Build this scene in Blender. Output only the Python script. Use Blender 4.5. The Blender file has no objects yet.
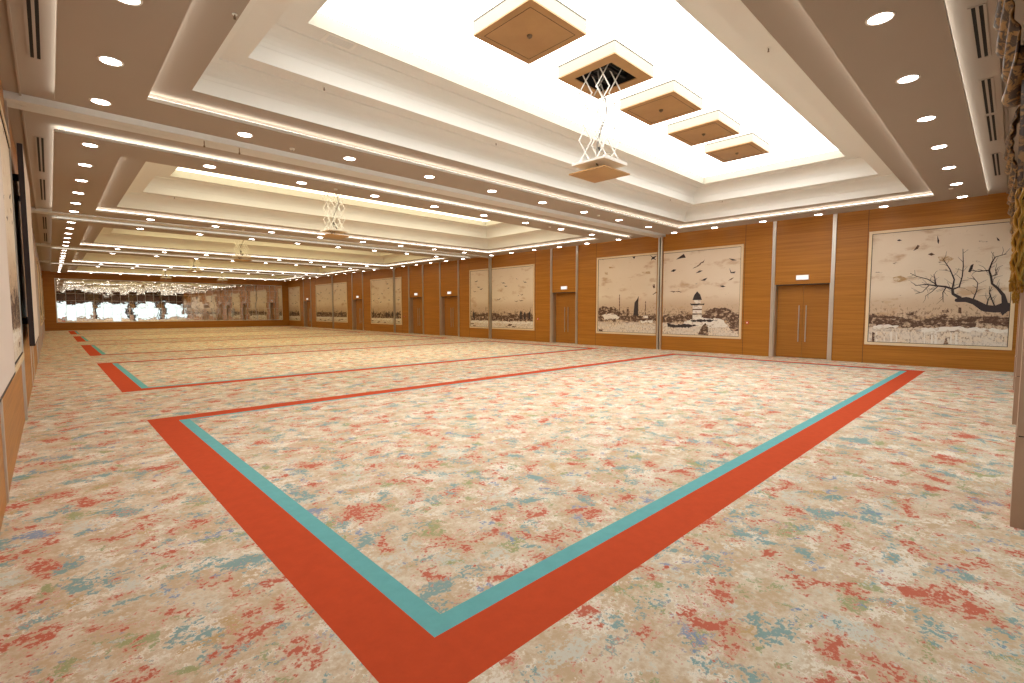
import bpy, bmesh, math, random
from mathutils import Vector, Matrix
random.seed(7)
sc = bpy.context.scene
COL = sc.collection
pi = math.pi

# ------------------------------------------------------------------ camera
F_PX, PITCH, YAW, CAM_H = 481.0, 0.0648, 0.7646, 1.75
cam_d = bpy.data.cameras.new('camera')
cam_d.sensor_fit = 'HORIZONTAL'
cam_d.sensor_width = 36.0
cam_d.lens = F_PX / 1024.0 * 36.0
cam_d.clip_start = 0.02
cam_d.clip_end = 400
cam = bpy.data.objects.new('camera', cam_d)
COL.objects.link(cam)
cam.location = (0, 0, CAM_H)
cam.rotation_euler = (pi / 2 - PITCH, 0, -YAW)
sc.camera = cam

# ------------------------------------------------------------------ light and exposure
SKY = 1.7          # bright overcast daylight behind the windows
PANEL = [5.4, 3.9, 2.8, 2.5, 2.3]        # luminous ceilings, dimmed towards the far end
PANEL_C = [(1.0, 0.97, 0.92), (1.0, 0.90, 0.66), (1.0, 0.82, 0.42), (1.0, 0.79, 0.36), (1.0, 0.79, 0.36)]
SPOT = 22.0        # recessed downlights
LED = 8.0          # cove tape
sc.view_settings.view_transform = 'Standard'
sc.view_settings.look = 'None'
sc.view_settings.gamma = 1.0
sc.view_settings.use_curve_mapping = False
sc.view_settings.exposure = 0.0
world = bpy.data.worlds.new('sky')
sc.world = world
world.use_nodes = True
wn = world.node_tree.nodes
bg = wn['Background']
bg.inputs['Color'].default_value = (0.91, 0.98, 0.98, 1)
bg.inputs['Strength'].default_value = SKY
PORTALS = [(-0.1, 5.4), (6.2, 10.5), (11.3, 15.1), (15.9, 19.3)]     # window openings along the near wall
for x0, x1 in PORTALS:
    ld = bpy.data.lights.new('window_portal', 'AREA')
    ld.shape = 'RECTANGLE'; ld.size = x1 - x0; ld.size_y = 3.0
    ld.cycles.is_portal = True
    lo = bpy.data.objects.new('window_portal', ld)
    lo.location = ((x0 + x1) / 2, -0.66, 1.6)
    lo.rotation_euler = (pi / 2, 0, 0)        # faces +y, into the room
    COL.objects.link(lo)

# ------------------------------------------------------------------ room measures
XL, XR = -0.36, 19.60
YN, YF = -0.60, 57.0
ZC, ZR = 4.95, 5.07         # main ceiling, raised perimeter
P, NB = 11.4, 5             # bay pitch and count
ORD = ['first','second','third','fourth','fifth','sixth','seventh','eighth','ninth','tenth','eleventh','twelfth']
BAYN = ['nearest bay', 'second bay', 'third bay', 'fourth bay', 'farthest bay']

# ------------------------------------------------------------------ materials
def mat(name):
    m = bpy.data.materials.new(name); m.use_nodes = True
    nt = m.node_tree
    return m, nt, nt.nodes['Principled BSDF']
def N(nt, t, **kw):
    n = nt.nodes.new(t)
    for k, v in kw.items(): setattr(n, k, v)
    return n
def plain(name, c, rough=0.6, metal=0.0, spec=0.4, var=0.06, scale=6.0):
    m, nt, b = mat(name)
    tc = N(nt, 'ShaderNodeTexCoord'); no = N(nt, 'ShaderNodeTexNoise')
    no.inputs['Scale'].default_value = scale; no.inputs['Detail'].default_value = 3
    nt.links.new(tc.outputs['Object'], no.inputs['Vector'])
    mx = N(nt, 'ShaderNodeMix', data_type='RGBA')
    mx.inputs['A'].default_value = tuple(x * (1 - var) for x in c) + (1,)
    mx.inputs['B'].default_value = tuple(min(1, x * (1 + var)) for x in c) + (1,)
    nt.links.new(no.outputs['Fac'], mx.inputs['Factor'])
    nt.links.new(mx.outputs['Result'], b.inputs['Base Color'])
    b.inputs['Roughness'].default_value = rough; b.inputs['Metallic'].default_value = metal
    b.inputs['Specular IOR Level'].default_value = spec
    return m
def emit(name, c, s):
    m, nt, b = mat(name)
    nt.nodes.remove(b)
    e = N(nt, 'ShaderNodeEmission')
    e.inputs['Color'].default_value = c + (1,); e.inputs['Strength'].default_value = s
    nt.links.new(e.outputs[0], nt.nodes['Material Output'].inputs['Surface'])
    return m
def math_node(nt, op, a, b=None, clamp=False):
    n = N(nt, 'ShaderNodeMath', operation=op); n.use_clamp = clamp
    for i, v in enumerate((a, b)):
        if v is None: continue
        if isinstance(v, (int, float)): n.inputs[i].default_value = v
        else: nt.links.new(v, n.inputs[i])
    return n.outputs[0]
def ramp(nt, fac, lo, hi):
    n = N(nt, 'ShaderNodeMapRange'); n.interpolation_type = 'SMOOTHSTEP'
    n.inputs['From Min'].default_value = lo; n.inputs['From Max'].default_value = hi
    nt.links.new(fac, n.inputs['Value'])
    return n.outputs['Result']
def mixc(nt, fac, a, b):
    n = N(nt, 'ShaderNodeMix', data_type='RGBA')
    if isinstance(fac, (int, float)): n.inputs['Factor'].default_value = fac
    else: nt.links.new(fac, n.inputs['Factor'])
    for k, v in (('A', a), ('B', b)):
        if isinstance(v, tuple): n.inputs[k].default_value = v + (1,)
        else: nt.links.new(v, n.inputs[k])
    return n.outputs['Result']
def noise(nt, vec, scale, detail=4, rough=0.55, off=(0, 0, 0), sc3=(1, 1, 1), dist=0.0):
    mp = N(nt, 'ShaderNodeMapping')
    mp.inputs['Location'].default_value = off; mp.inputs['Scale'].default_value = sc3
    nt.links.new(vec, mp.inputs['Vector'])
    n = N(nt, 'ShaderNodeTexNoise')
    n.inputs['Scale'].default_value = scale; n.inputs['Detail'].default_value = detail
    n.inputs['Roughness'].default_value = rough; n.inputs['Distortion'].default_value = dist
    nt.links.new(mp.outputs['Vector'], n.inputs['Vector'])
    return n.outputs['Fac']

def wood_material(name, dark, light, rough=0.38):
    m, nt, b = mat(name)
    tc = N(nt, 'ShaderNodeTexCoord').outputs['Object']
    g1 = noise(nt, tc, 1.0, 6, 0.65, sc3=(0.6, 0.6, 42.0))       # horizontal grain
    g2 = noise(nt, tc, 1.0, 3, 0.5, off=(3, 7, 1), sc3=(0.3, 0.3, 9.0))
    f = math_node(nt, 'ADD', math_node(nt, 'MULTIPLY', g1, 0.75), math_node(nt, 'MULTIPLY', g2, 0.35))
    nt.links.new(mixc(nt, ramp(nt, f, 0.35, 0.75), dark, light), b.inputs['Base Color'])
    b.inputs['Roughness'].default_value = rough
    b.inputs['Specular IOR Level'].default_value = 0.35
    bp = N(nt, 'ShaderNodeBump'); bp.inputs['Strength'].default_value = 0.05
    nt.links.new(g1, bp.inputs['Height']); nt.links.new(bp.outputs['Normal'], b.inputs['Normal'])
    return m

def carpet_material():
    m, nt, b = mat('patterned_carpet')
    tc = N(nt, 'ShaderNodeTexCoord').outputs['Object']
    fine = noise(nt, tc, 17, 5, 0.75)
    fine2 = noise(nt, tc, 38, 3, 0.6, off=(9, 4, 0))
    big = noise(nt, tc, 3.2, 4, 0.6, off=(4, 1, 0))
    col = mixc(nt, ramp(nt, math_node(nt, 'ADD', math_node(nt, 'MULTIPLY', big, 0.5), math_node(nt, 'MULTIPLY', fine, 0.6)), 0.45, 0.66),
               (0.64, 0.485, 0.315), (0.81, 0.735, 0.60))
    def layer(col, c, scale, off, t, w, k=0.5, op=0.9):
        n = noise(nt, tc, scale, 4, 0.6, off=off, dist=0.4)
        f = math_node(nt, 'ADD', n, math_node(nt, 'MULTIPLY', math_node(nt, 'SUBTRACT', fine, 0.5), k))
        f = math_node(nt, 'ADD', f, math_node(nt, 'MULTIPLY', math_node(nt, 'SUBTRACT', fine2, 0.5), k * 0.7))
        return mixc(nt, math_node(nt, 'MULTIPLY', ramp(nt, f, t, t + w), op), col, c)
    col = layer(col, (0.60, 0.41, 0.20), 2.3, (11, 2, 0), 0.60, 0.06)
    col = layer(col, (0.90, 0.84, 0.735), 2.8, (1, 15, 0), 0.55, 0.05, 0.9)
    col = layer(col, (0.38, 0.41, 0.20), 3.0, (21, 3, 0), 0.60, 0.04)
    col = layer(col, (0.70, 0.70, 0.62), 2.6, (31, 13, 0), 0.60, 0.05, 0.8)
    col = layer(col, (0.24, 0.41, 0.42), 3.1, (5, 31, 0), 0.58, 0.04, 0.6)
    col = layer(col, (0.27, 0.35, 0.52), 3.0, (41, 8, 0), 0.64, 0.04)
    col = layer(col, (0.72, 0.44, 0.33), 3.0, (17, 52, 0), 0.55, 0.06, 0.7)
    col = layer(col, (0.60, 0.14, 0.085), 3.0, (17.0, 52.0, 0), 0.60, 0.05, 0.6)
    nt.links.new(col, b.inputs['Base Color'])
    b.inputs['Roughness'].default_value = 0.95; b.inputs['Specular IOR Level'].default_value = 0.1
    pile = noise(nt, tc, 160, 2, 0.5)
    bp = N(nt, 'ShaderNodeBump'); bp.inputs['Strength'].default_value = 0.15; bp.inputs['Distance'].default_value = 0.01
    nt.links.new(pile, bp.inputs['Height']); nt.links.new(bp.outputs['Normal'], b.inputs['Normal'])
    return m
def band_carpet(name, c):
    m, nt, b = mat(name)
    tc = N(nt, 'ShaderNodeTexCoord').outputs['Object']
    f = noise(nt, tc, 9, 5, 0.7)
    nt.links.new(mixc(nt, f, tuple(x * 0.86 for x in c), tuple(x * 1.14 for x in c)), b.inputs['Base Color'])
    b.inputs['Roughness'].default_value = 0.95; b.inputs['Specular IOR Level'].default_value = 0.1
    return m

def canvas_material():
    """sepia painted view: pale sky with smudges, a hazy dark skyline band, pale foreground"""
    m, nt, b = mat('sepia_painting')
    uv = N(nt, 'ShaderNodeUVMap').outputs['UV']
    oi = N(nt, 'ShaderNodeObjectInfo').outputs['Random']
    va = N(nt, 'ShaderNodeVectorMath', operation='ADD')
    cx = N(nt, 'ShaderNodeCombineXYZ')
    nt.links.new(math_node(nt, 'MULTIPLY', oi, 90.0), cx.inputs['X'])
    nt.links.new(uv, va.inputs[0]); nt.links.new(cx.outputs[0], va.inputs[1])
    v = va.outputs[0]
    sx = N(nt, 'ShaderNodeSeparateXYZ'); nt.links.new(uv, sx.inputs[0])
    t = sx.outputs['Y']                                          # metres above the lower edge
    col = mixc(nt, noise(nt, v, 0.5, 3, 0.5), (0.74, 0.61, 0.46), (0.86, 0.77, 0.64))
    sm = ramp(nt, noise(nt, v, 1.1, 5, 0.6, off=(3, 2, 0), sc3=(1, 2.2, 1)), 0.54, 0.70)
    col = mixc(nt, math_node(nt, 'MULTIPLY', sm, 0.65), col, (0.50, 0.30, 0.15))
    # tan haze under the sky
    hz = math_node(nt, 'MULTIPLY', ramp(nt, t, 1.9, 1.2), ramp(nt, t, 0.4, 0.7))
    col = mixc(nt, math_node(nt, 'MULTIPLY', hz, 0.6), col, (0.50, 0.33, 0.19))
    # broken dark band of roofs and trees
    bump = math_node(nt, 'SUBTRACT', 1.0, math_node(nt, 'MULTIPLY', math_node(nt, 'ABSOLUTE', math_node(nt, 'SUBTRACT', t, 0.78)), 2.4), True)
    nn = noise(nt, v, 2.6, 7, 0.72, off=(8, 5, 0), sc3=(1, 2.0, 1))
    dk = ramp(nt, math_node(nt, 'ADD', nn, math_node(nt, 'MULTIPLY', bump, 0.24)), 0.63, 0.71)
    col = mixc(nt, dk, col, (0.11, 0.062, 0.045))
    sp = ramp(nt, math_node(nt, 'ADD', noise(nt, v, 9, 5, 0.7, off=(1, 9, 0), sc3=(2, 1, 1)), math_node(nt, 'MULTIPLY', ramp(nt, t, 1.7, 0.9), 0.16)), 0.66, 0.74)
    col = mixc(nt, math_node(nt, 'MULTIPLY', sp, 0.75), col, (0.20, 0.12, 0.08))
    # pale broken foreground
    fg = math_node(nt, 'MULTIPLY', ramp(nt, t, 0.62, 0.5), ramp(nt, noise(nt, v, 1.5, 6, 0.7, off=(2, 2, 4), sc3=(1, 3, 1)), 0.42, 0.56))
    col = mixc(nt, math_node(nt, 'MULTIPLY', fg, 0.65), col, (0.74, 0.69, 0.62))
    nt.links.new(col, b.inputs['Base Color'])
    b.inputs['Roughness'].default_value = 0.7; b.inputs['Specular IOR Level'].default_value = 0.2
    return m

def mirror_material():
    m, nt, b = mat('mirror_tile')
    b.inputs['Base Color'].default_value = (0.86, 0.87, 0.86, 1)
    b.inputs['Metallic'].default_value = 1.0; b.inputs['Roughness'].default_value = 0.02
    tc = N(nt, 'ShaderNodeTexCoord').outputs['Object']
    bp = N(nt, 'ShaderNodeBump'); bp.inputs['Strength'].default_value = 0.03; bp.inputs['Distance'].default_value = 0.05
    nt.links.new(noise(nt, tc, 2.2, 2, 0.5), bp.inputs['Height']); nt.links.new(bp.outputs['Normal'], b.inputs['Normal'])
    return m
def glass_material():
    m, nt, b = mat('window_glass')
    nt.nodes.remove(b)
    tr = N(nt, 'ShaderNodeBsdfTransparent'); tr.inputs['Color'].default_value = (0.95, 0.98, 0.97, 1)
    gl = N(nt, 'ShaderNodeBsdfGlossy'); gl.inputs['Roughness'].default_value = 0.02
    fr = N(nt, 'ShaderNodeFresnel'); fr.inputs['IOR'].default_value = 1.45
    mx = N(nt, 'ShaderNodeMixShader')
    nt.links.new(fr.outputs[0], mx.inputs[0]); nt.links.new(tr.outputs[0], mx.inputs[1]); nt.links.new(gl.outputs[0], mx.inputs[2])
    nt.links.new(mx.outputs[0], nt.nodes['Material Output'].inputs['Surface'])
    return m
def brocade_material():
    m, nt, b = mat('gold_brocade')
    tc = N(nt, 'ShaderNodeTexCoord').outputs['Object']
    f = ramp(nt, noise(nt, tc, 14, 3, 0.6, dist=1.2), 0.46, 0.56)
    nt.links.new(mixc(nt, f, (0.035, 0.016, 0.006), (0.24, 0.125, 0.03)), b.inputs['Base Color'])
    b.inputs['Roughness'].default_value = 0.45
    return m

M = {}
M['ceil'] = plain('ceiling_paint', (0.43, 0.365, 0.305), 0.85, spec=0.15, var=0.015, scale=1.5)
M['cove'] = plain('cove_paint', (0.81, 0.80, 0.76), 0.8, spec=0.2, var=0.01)
M['white'] = plain('white_enamel', (0.85, 0.83, 0.78), 0.45)
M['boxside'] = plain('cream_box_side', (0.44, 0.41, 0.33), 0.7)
M['track'] = plain('track_aluminium', (0.70, 0.70, 0.68), 0.5, 0.0, var=0.03)
M['steel'] = plain('brushed_steel', (0.66, 0.63, 0.58), 0.32, 0.85, var=0.08, scale=3)
M['wood'] = wood_material('wall_veneer', (0.33, 0.125, 0.012), (0.49, 0.205, 0.028))
M['doorwood'] = wood_material('door_veneer', (0.31, 0.118, 0.013), (0.44, 0.185, 0.028))
M['boxwood'] = wood_material('box_veneer', (0.40, 0.215, 0.08), (0.55, 0.32, 0.13))
M['pier'] = plain('pier_lacquer', (0.46, 0.31, 0.22), 0.5)
M['frame'] = plain('pale_gold_frame', (0.80, 0.64, 0.42), 0.4, 0.1)
M['dark'] = plain('black_void', (0.012, 0.010, 0.009), 0.8)
M['gap'] = plain('shadow_gap', (0.06, 0.04, 0.03), 0.8)
M['cable'] = plain('grey_cable', (0.30, 0.28, 0.25), 0.5)
M['black_cable'] = plain('dark_connector', (0.05, 0.045, 0.04), 0.5)
M['red'] = plain('alarm_red', (0.55, 0.05, 0.03), 0.4)
M['brass'] = plain('sprinkler_metal', (0.20, 0.14, 0.09), 0.4, 0.6)
M['screen'] = plain('screen_fabric', (0.72, 0.63, 0.56), 0.8, spec=0.1, var=0.02)
M['board_edge'] = plain('dark_board_edge', (0.03, 0.018, 0.018), 0.6)
M['carpet'] = carpet_material()
M['redband'] = band_carpet('red_carpet_band', (0.60, 0.085, 0.030))
M['tealband'] = band_carpet('teal_carpet_band', (0.17, 0.49, 0.51))
M['canvas'] = canvas_material()
def ink(name, c, c2, lo, hi):
    m, nt, b = mat(name)
    tc = N(nt, 'ShaderNodeTexCoord').outputs['Object']
    f = ramp(nt, noise(nt, tc, 5.5, 6, 0.75, sc3=(1, 1, 1.6)), lo, hi)
    nt.links.new(mixc(nt, f, c, c2), b.inputs['Base Color'])
    b.inputs['Roughness'].default_value = 0.7; b.inputs['Specular IOR Level'].default_value = 0.2
    return m
M['ink_k'] = plain('painted_dark_ink', (0.045, 0.033, 0.035), 0.7)
M['ink_b'] = ink('painted_brown_ink', (0.12, 0.07, 0.05), (0.58, 0.43, 0.30), 0.50, 0.60)
M['ink_w'] = ink('painted_white_ink', (0.84, 0.80, 0.73), (0.45, 0.33, 0.25), 0.52, 0.64)
M['ink_o'] = ink('painted_ochre_ink', (0.50, 0.33, 0.17), (0.74, 0.61, 0.46), 0.44, 0.58)
M['mirror'] = mirror_material()
M['glass'] = glass_material()
M['brocade'] = brocade_material()
M['drape'] = plain('dark_brown_drape', (0.10, 0.05, 0.028), 0.7, var=0.2)
M['fringe'] = plain('gold_fringe', (0.36, 0.19, 0.022), 0.4, 0.3, var=0.5, scale=22)
for k in range(NB): M['panel%d' % k] = emit('luminous_ceiling', PANEL_C[k], PANEL[k])
M['spot'] = emit('downlight_lens', (1.0, 0.90, 0.84), SPOT)
M['led'] = emit('cove_tape', (1.0, 0.95, 0.86), LED)
M['edge0'] = emit('edge_tape', (1.0, 0.95, 0.86), LED)
M['edge1'] = emit('dimmed_edge_tape', (1.0, 0.93, 0.80), LED * 0.28)
M['exit'] = emit('exit_sign_face', (1.0, 0.97, 0.90), 1.1)
M['green'] = plain('exit_green', (0.03, 0.30, 0.12), 0.5)

# ------------------------------------------------------------------ mesh helpers
class MB:
    def __init__(s): s.v = []; s.f = []; s.m = []; s.uv = {}
    def poly(s, pts, mi=0):
        n = len(s.v); s.v += [tuple(p) for p in pts]; s.f.append(list(range(n, n + len(pts)))); s.m.append(mi); return len(s.f) - 1
    def box(s, a, b, mi=0):
        x0, y0, z0 = (min(a[i], b[i]) for i in range(3)); x1, y1, z1 = (max(a[i], b[i]) for i in range(3))
        n = len(s.v)
        s.v += [(x0,y0,z0),(x1,y0,z0),(x1,y1,z0),(x0,y1,z0),(x0,y0,z1),(x1,y0,z1),(x1,y1,z1),(x0,y1,z1)]
        for q in ((0,3,2,1),(4,5,6,7),(0,1,5,4),(1,2,6,5),(2,3,7,6),(3,0,4,7)):
            s.f.append([n + i for i in q]); s.m.append(mi)
        return s
    def tube(s, pts, r, seg=8, mi=0, caps=True):
        pts = [Vector(p) for p in pts]; rs = r if isinstance(r, (list, tuple)) else [r] * len(pts)
        n0 = len(s.v); up = None
        for i, p in enumerate(pts):
            d = (pts[min(i + 1, len(pts) - 1)] - pts[max(i - 1, 0)]).normalized()
            if up is None: up = Vector((0, 0, 1)) if abs(d.z) < 0.9 else Vector((1, 0, 0))
            a = d.cross(up).normalized(); b = a.cross(d).normalized(); up = b
            for k in range(seg):
                t = 2 * pi * k / seg
                s.v.append(tuple(p + (a * math.cos(t) + b * math.sin(t)) * rs[i]))
        for i in range(len(pts) - 1):
            for k in range(seg):
                a0 = n0 + i * seg + k; a1 = n0 + i * seg + (k + 1) % seg
                s.f.append([a0, a1, a1 + seg, a0 + seg]); s.m.append(mi)
        if caps:
            s.f.append([n0 + k for k in range(seg)][::-1]); s.m.append(mi)
            e = n0 + (len(pts) - 1) * seg
            s.f.append([e + k for k in range(seg)]); s.m.append(mi)
        return s
    def lathe(s, prof, seg=24, o=(0, 0, 0), mi=0, close=False):
        n0 = len(s.v)
        for r, z in prof:
            for k in range(seg):
                t = 2 * pi * k / seg; s.v.append((o[0] + r * math.cos(t), o[1] + r * math.sin(t), o[2] + z))
        L = len(prof)
        for i in range(L if close else L - 1):
            j = (i + 1) % L
            for k in range(seg):
                k2 = (k + 1) % seg
                s.f.append([n0 + i*seg + k, n0 + i*seg + k2, n0 + j*seg + k2, n0 + j*seg + k]); s.m.append(mi)
        return s
    def disc(s, r, z, seg=24, o=(0, 0), mi=0, down=True):
        p = [(o[0] + r * math.cos(2*pi*k/seg), o[1] + r * math.sin(2*pi*k/seg), z) for k in range(seg)]
        s.poly(p[::-1] if down else p, mi); return s
    def mesh(s, name, mats, smooth=False):
        me = bpy.data.meshes.new(name); me.from_pydata(s.v, [], s.f)
        for m in (mats if isinstance(mats, (list, tuple)) else [mats]): me.materials.append(m)
        me.polygons.foreach_set('material_index', s.m)
        if smooth: me.polygons.foreach_set('use_smooth', [True] * len(s.f))
        me.update(); return me
    def build(s, name, mats, parent=None, smooth=False, loc=None):
        o = bpy.data.objects.new(name, s.mesh(name, mats, smooth)); COL.objects.link(o)
        if parent: o.parent = parent
        if loc: o.location = loc
        return o
def tag(o, label=None, cat=None, group=None, kind=None):
    if label: o['label'] = label
    if cat: o['category'] = cat
    if group: o['group'] = group
    if kind: o['kind'] = kind
    return o
def empty(name, loc=(0, 0, 0), rz=0.0):
    o = bpy.data.objects.new(name, None); o.empty_display_size = 0.1; COL.objects.link(o)
    o.location = loc; o.rotation_euler = (0, 0, rz); return o
def copy_tree(o, parent=None):
    c = o.copy(); COL.objects.link(c)
    if parent: c.parent = parent
    for ch in list(o.children): copy_tree(ch, c)
    return c
def struct(o, label=None): return tag(o, label, None, None, 'structure')

# ------------------------------------------------------------------ floor (one carpet, woven borders in each bay)
def breaks_fill():
    xs = [XL - 0.1, 1.04, 1.41, 1.55, 17.66, 17.80, 18.16, XR + 0.40]
    ys = [-0.7]
    for k in range(NB):
        ys += [y + P * k for y in (1.70, 2.07, 2.21, 9.08, 9.16, 9.52)]
    ys.append(YF)
    mb = MB()
    for j in range(len(ys) - 1):
        jj = (j - 1) % 6 if j >= 1 else 5
        inbay = 1 <= j <= 6 * NB - 1 and jj < 5
        for i in range(len(xs) - 1):
            ring = 0
            if inbay and 1 <= i <= 5:
                e = min(i - 1, 5 - i, jj, 4 - jj)
                ring = {0: 1, 1: 2}.get(e, 0)
            mb.poly([(xs[i], ys[j], 0), (xs[i+1], ys[j], 0), (xs[i+1], ys[j+1], 0), (xs[i], ys[j+1], 0)], ring)
    return mb
floor = struct(breaks_fill().build('floor', [M['carpet'], M['redband'], M['tealband']]), 'patterned carpet with red and teal woven border rectangles')

# ------------------------------------------------------------------ ceiling with stepped trays
TX0, TX1, TY0, TY1 = 1.21, 18.03, 1.70, 9.30      # tray opening in bay one
ZP = 6.27                                         # luminous panel level
PX0, PX1, PY0, PY1 = 0.20, 18.98, 0.66, 10.32     # lowered ceiling field of bay one
def arc(i0, z0, r=0.25, n=6):
    return [(i0 + r - r * math.cos(pi/2 * k / n), z0 + r * 0.9 * math.sin(pi/2 * k / n)) for k in range(n + 1)]
PROFILE = [(0, ZC), (0, 5.005), (-0.10, 5.005), (-0.10, 5.085), (0.5, 5.085), (0.5, 5.30)] + arc(0.505, 5.305) + \
          [(0.80, 5.535), (0.81, 5.555), (1.12, 5.555), (1.12, 5.79)] + arc(1.125, 5.795) + \
          [(1.42, 6.025), (1.43, 6.045), (1.77, 6.045), (1.77, ZP)]
def rect(x0, x1, y0, y1, d, z): return [(x0+d, y0+d, z), (x1-d, y0+d, z), (x1-d, y1-d, z), (x0+d, y1-d, z)]
mb = MB()
for k in range(NB):
    oy = P * k
    loops = [rect(PX0, PX1, PY0+oy, PY1+oy, 0.14, ZR), rect(PX0, PX1, PY0+oy, PY1+oy, 0.14, 5.00), rect(PX0, PX1, PY0+oy, PY1+oy, 0, 5.00), rect(PX0, PX1, PY0+oy, PY1+oy, 0, ZC)]
    mis = [0, 1, 1, 1]
    for d, z in PROFILE:
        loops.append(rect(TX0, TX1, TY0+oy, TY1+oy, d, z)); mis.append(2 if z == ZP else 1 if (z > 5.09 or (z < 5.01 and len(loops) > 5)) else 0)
    for a in range(len(loops) - 1):
        for i in range(4):
            j = (i + 1) % 4
            mb.poly([loops[a][i], loops[a][j], loops[a+1][j], loops[a+1][i]], mis[a+1])
# raised perimeter between the fields
def recess(x0, x1, y0, y1): mb.poly([(x0, y0, ZR), (x0, y1, ZR), (x1, y1, ZR), (x1, y0, ZR)], 0)
recess(XL, PX0 + 0.14, YN, YF); recess(PX1 - 0.14, XR, YN, YF)
ye = [YN] + [v for k in range(NB) for v in (PY0 + P*k, PY1 + P*k)] + [YF]
for k in range(0, len(ye), 2): recess(PX0 + 0.14, PX1 - 0.14, ye[k] - (0.14 if k else 0), ye[k+1] + (0.14 if k + 2 < len(ye) else 0))
struct(mb.build('ceiling', [M['ceil'], M['cove'], M['boxside']]), 'off white coffered ceiling of five stepped trays')
# unseen slab added above everything to keep daylight out
struct(MB().box((XL-0.5, YN-0.5, 6.9), (XR+0.5, YF+0.5, 7.0)).build('trim_40', M['ceil']), 'unseen slab added over the ceiling trays to block daylight')

# luminous panels
for k in range(NB):
    oy = P * k
    x0, x1, y0, y1 = TX0+1.765, TX1-1.765, TY0+1.765+oy, TY1-1.765+oy
    o = MB().box((x0, y0, ZP), (x1, y1, ZP + 0.03)).build('luminous_panel', M['panel%d' % k])
    tag(o, 'glowing white ceiling panel in the %s, inside its stepped tray' % BAYN[k], 'ceiling light', 'luminous ceiling panels')
# cove tapes lie on the ledge behind each lip
def tape_loop(x0, x1, y0, y1, d0, d1, z):
    b = MB(); A = rect(x0, x1, y0, y1, d0, z); B = rect(x0, x1, y0, y1, d1, z)
    A2 = rect(x0, x1, y0, y1, d0, z + 0.012); B2 = rect(x0, x1, y0, y1, d1, z + 0.012)
    for i in range(4):
        j = (i + 1) % 4
        for p, q in ((A2, B2), (B2, B), (B, A), (A, A2)): b.poly([p[i], p[j], q[j], q[i]])
    return b
for k in range(NB):
    oy = P * k
    o = tape_loop(TX0, TX1, TY0+oy, TY1+oy, -0.075, -0.035, 5.007).build('cove_light', M['led'])
    tag(o, 'bright light line around the lip of the ceiling tray in the %s' % BAYN[k], 'light strip', 'cove light strips')
    o = tape_loop(PX0, PX1, PY0+oy, PY1+oy, 0.05, 0.09, 5.002).build('edge_light', M['edge0' if k < 2 else 'edge1'])
    tag(o, 'bright light line around the outer edge of the lowered ceiling in the %s' % BAYN[k], 'light strip', 'edge light strips')

# partition tracks
for k in range(4):
    y = 10.95 + P * k
    b = MB().box((XL, y-0.23, ZR-0.11), (XR, y-0.006, ZR)).box((XL, y+0.006, ZR-0.11), (XR, y+0.23, ZR)).box((XL, y-0.006, ZR-0.09), (XR, y+0.006, ZR), 0)
    struct(b.build('trim_%d' % (k+1), [M['track'], M['gap']]), 'grey metal partition track across the ceiling, %s from the camera' % ORD[k])

# ------------------------------------------------------------------ walls
PIL = [4.40, 6.30, 15.60, 17.35, 25.52, 27.60, 29.72, 31.62, 39.02, 41.02, 50.50, 52.42]
DOORS = [(PIL[i] + 0.06, PIL[i+1] - 0.06) for i in range(0, 12, 2)]
DOORH = 2.70
def side_wall(name, X, sx, doors):
    """X inner face, sx +1 when the wall lies on the +x side"""
    b = MB(); T = 0.42; y = -0.9
    for d0, d1 in doors:
        b.box((X, y, 0), (X + sx*T, d0, ZR)); b.box((X, d0, DOORH), (X + sx*T, d1, ZR)); y = d1
    b.box((X, y, 0), (X + sx*T, YF + 0.4, ZR))
    return b.build(name, M['wood'])
struct(side_wall('wall_right', XR, 1, DOORS), 'wood veneer wall with murals and double doors')
struct(side_wall('wall_left', XL, -1, []), 'wood veneer wall with boards along the left')
b = MB().box((XL, YF, 0), (XR, YF + 0.3, ZR))
struct(b.build('wall_far', M['wood']), 'wood veneer end wall around the mirror')
# seams in the veneer
seams = [3.46, 7.34, 14.42, 18.55, 24.42, 32.62, 37.68, 42.02, 49.3, 53.5]
b = MB()
for y in seams:
    b.box((XR - 0.004, y - 0.006, 0), (XR + 0.01, y + 0.006, ZR))
struct(b.build('trim_6', M['gap']), 'dark vertical joints in the right wall veneer')

# pilasters: bright steel channels with a dark centre line
def pilaster(X, sx, y, n, dp=0.055):
    b = MB()
    b.box((X - sx*dp, y - 0.055, 0), (X, y - 0.012, ZR - 0.01)).box((X - sx*dp, y + 0.012, 0), (X, y + 0.055, ZR - 0.01))
    b.box((X - sx*dp*0.6, y - 0.012, 0), (X, y + 0.012, ZR - 0.01), 0)
    o = b.build('trim_%d' % n, [M['steel'], M['gap']])
    return o
n = 7
for i, y in enumerate(PIL):
    struct(pilaster(XR, 1, y, n), 'steel pilaster on the right wall, %s from the camera' % ORD[i]); n += 1
for i, y in enumerate(PIL):
    struct(pilaster(XL, -1, y, n, 0.014), 'steel pilaster on the left wall, %s from the camera' % ORD[i]); n += 1
for k in range(4):
    y = 10.93 + P * k
    for X, sx, s, dp in ((XR, 1, 'right', 0.07), (XL, -1, 'left', 0.03)):
        b = MB()
        b.box((X - sx*dp, y - 0.10, 0), (X, y - 0.03, ZR - 0.11)).box((X - sx*dp, y + 0.03, 0), (X, y + 0.10, ZR - 0.11)).box((X - sx*0.02, y - 0.03, 0), (X, y + 0.03, ZR - 0.11), 1)
        struct(b.build('trim_%d' % n, [M['steel'], M['gap']]), 'double steel partition post on the %s wall, %s from the camera' % (s, ORD[k])); n += 1

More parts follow.
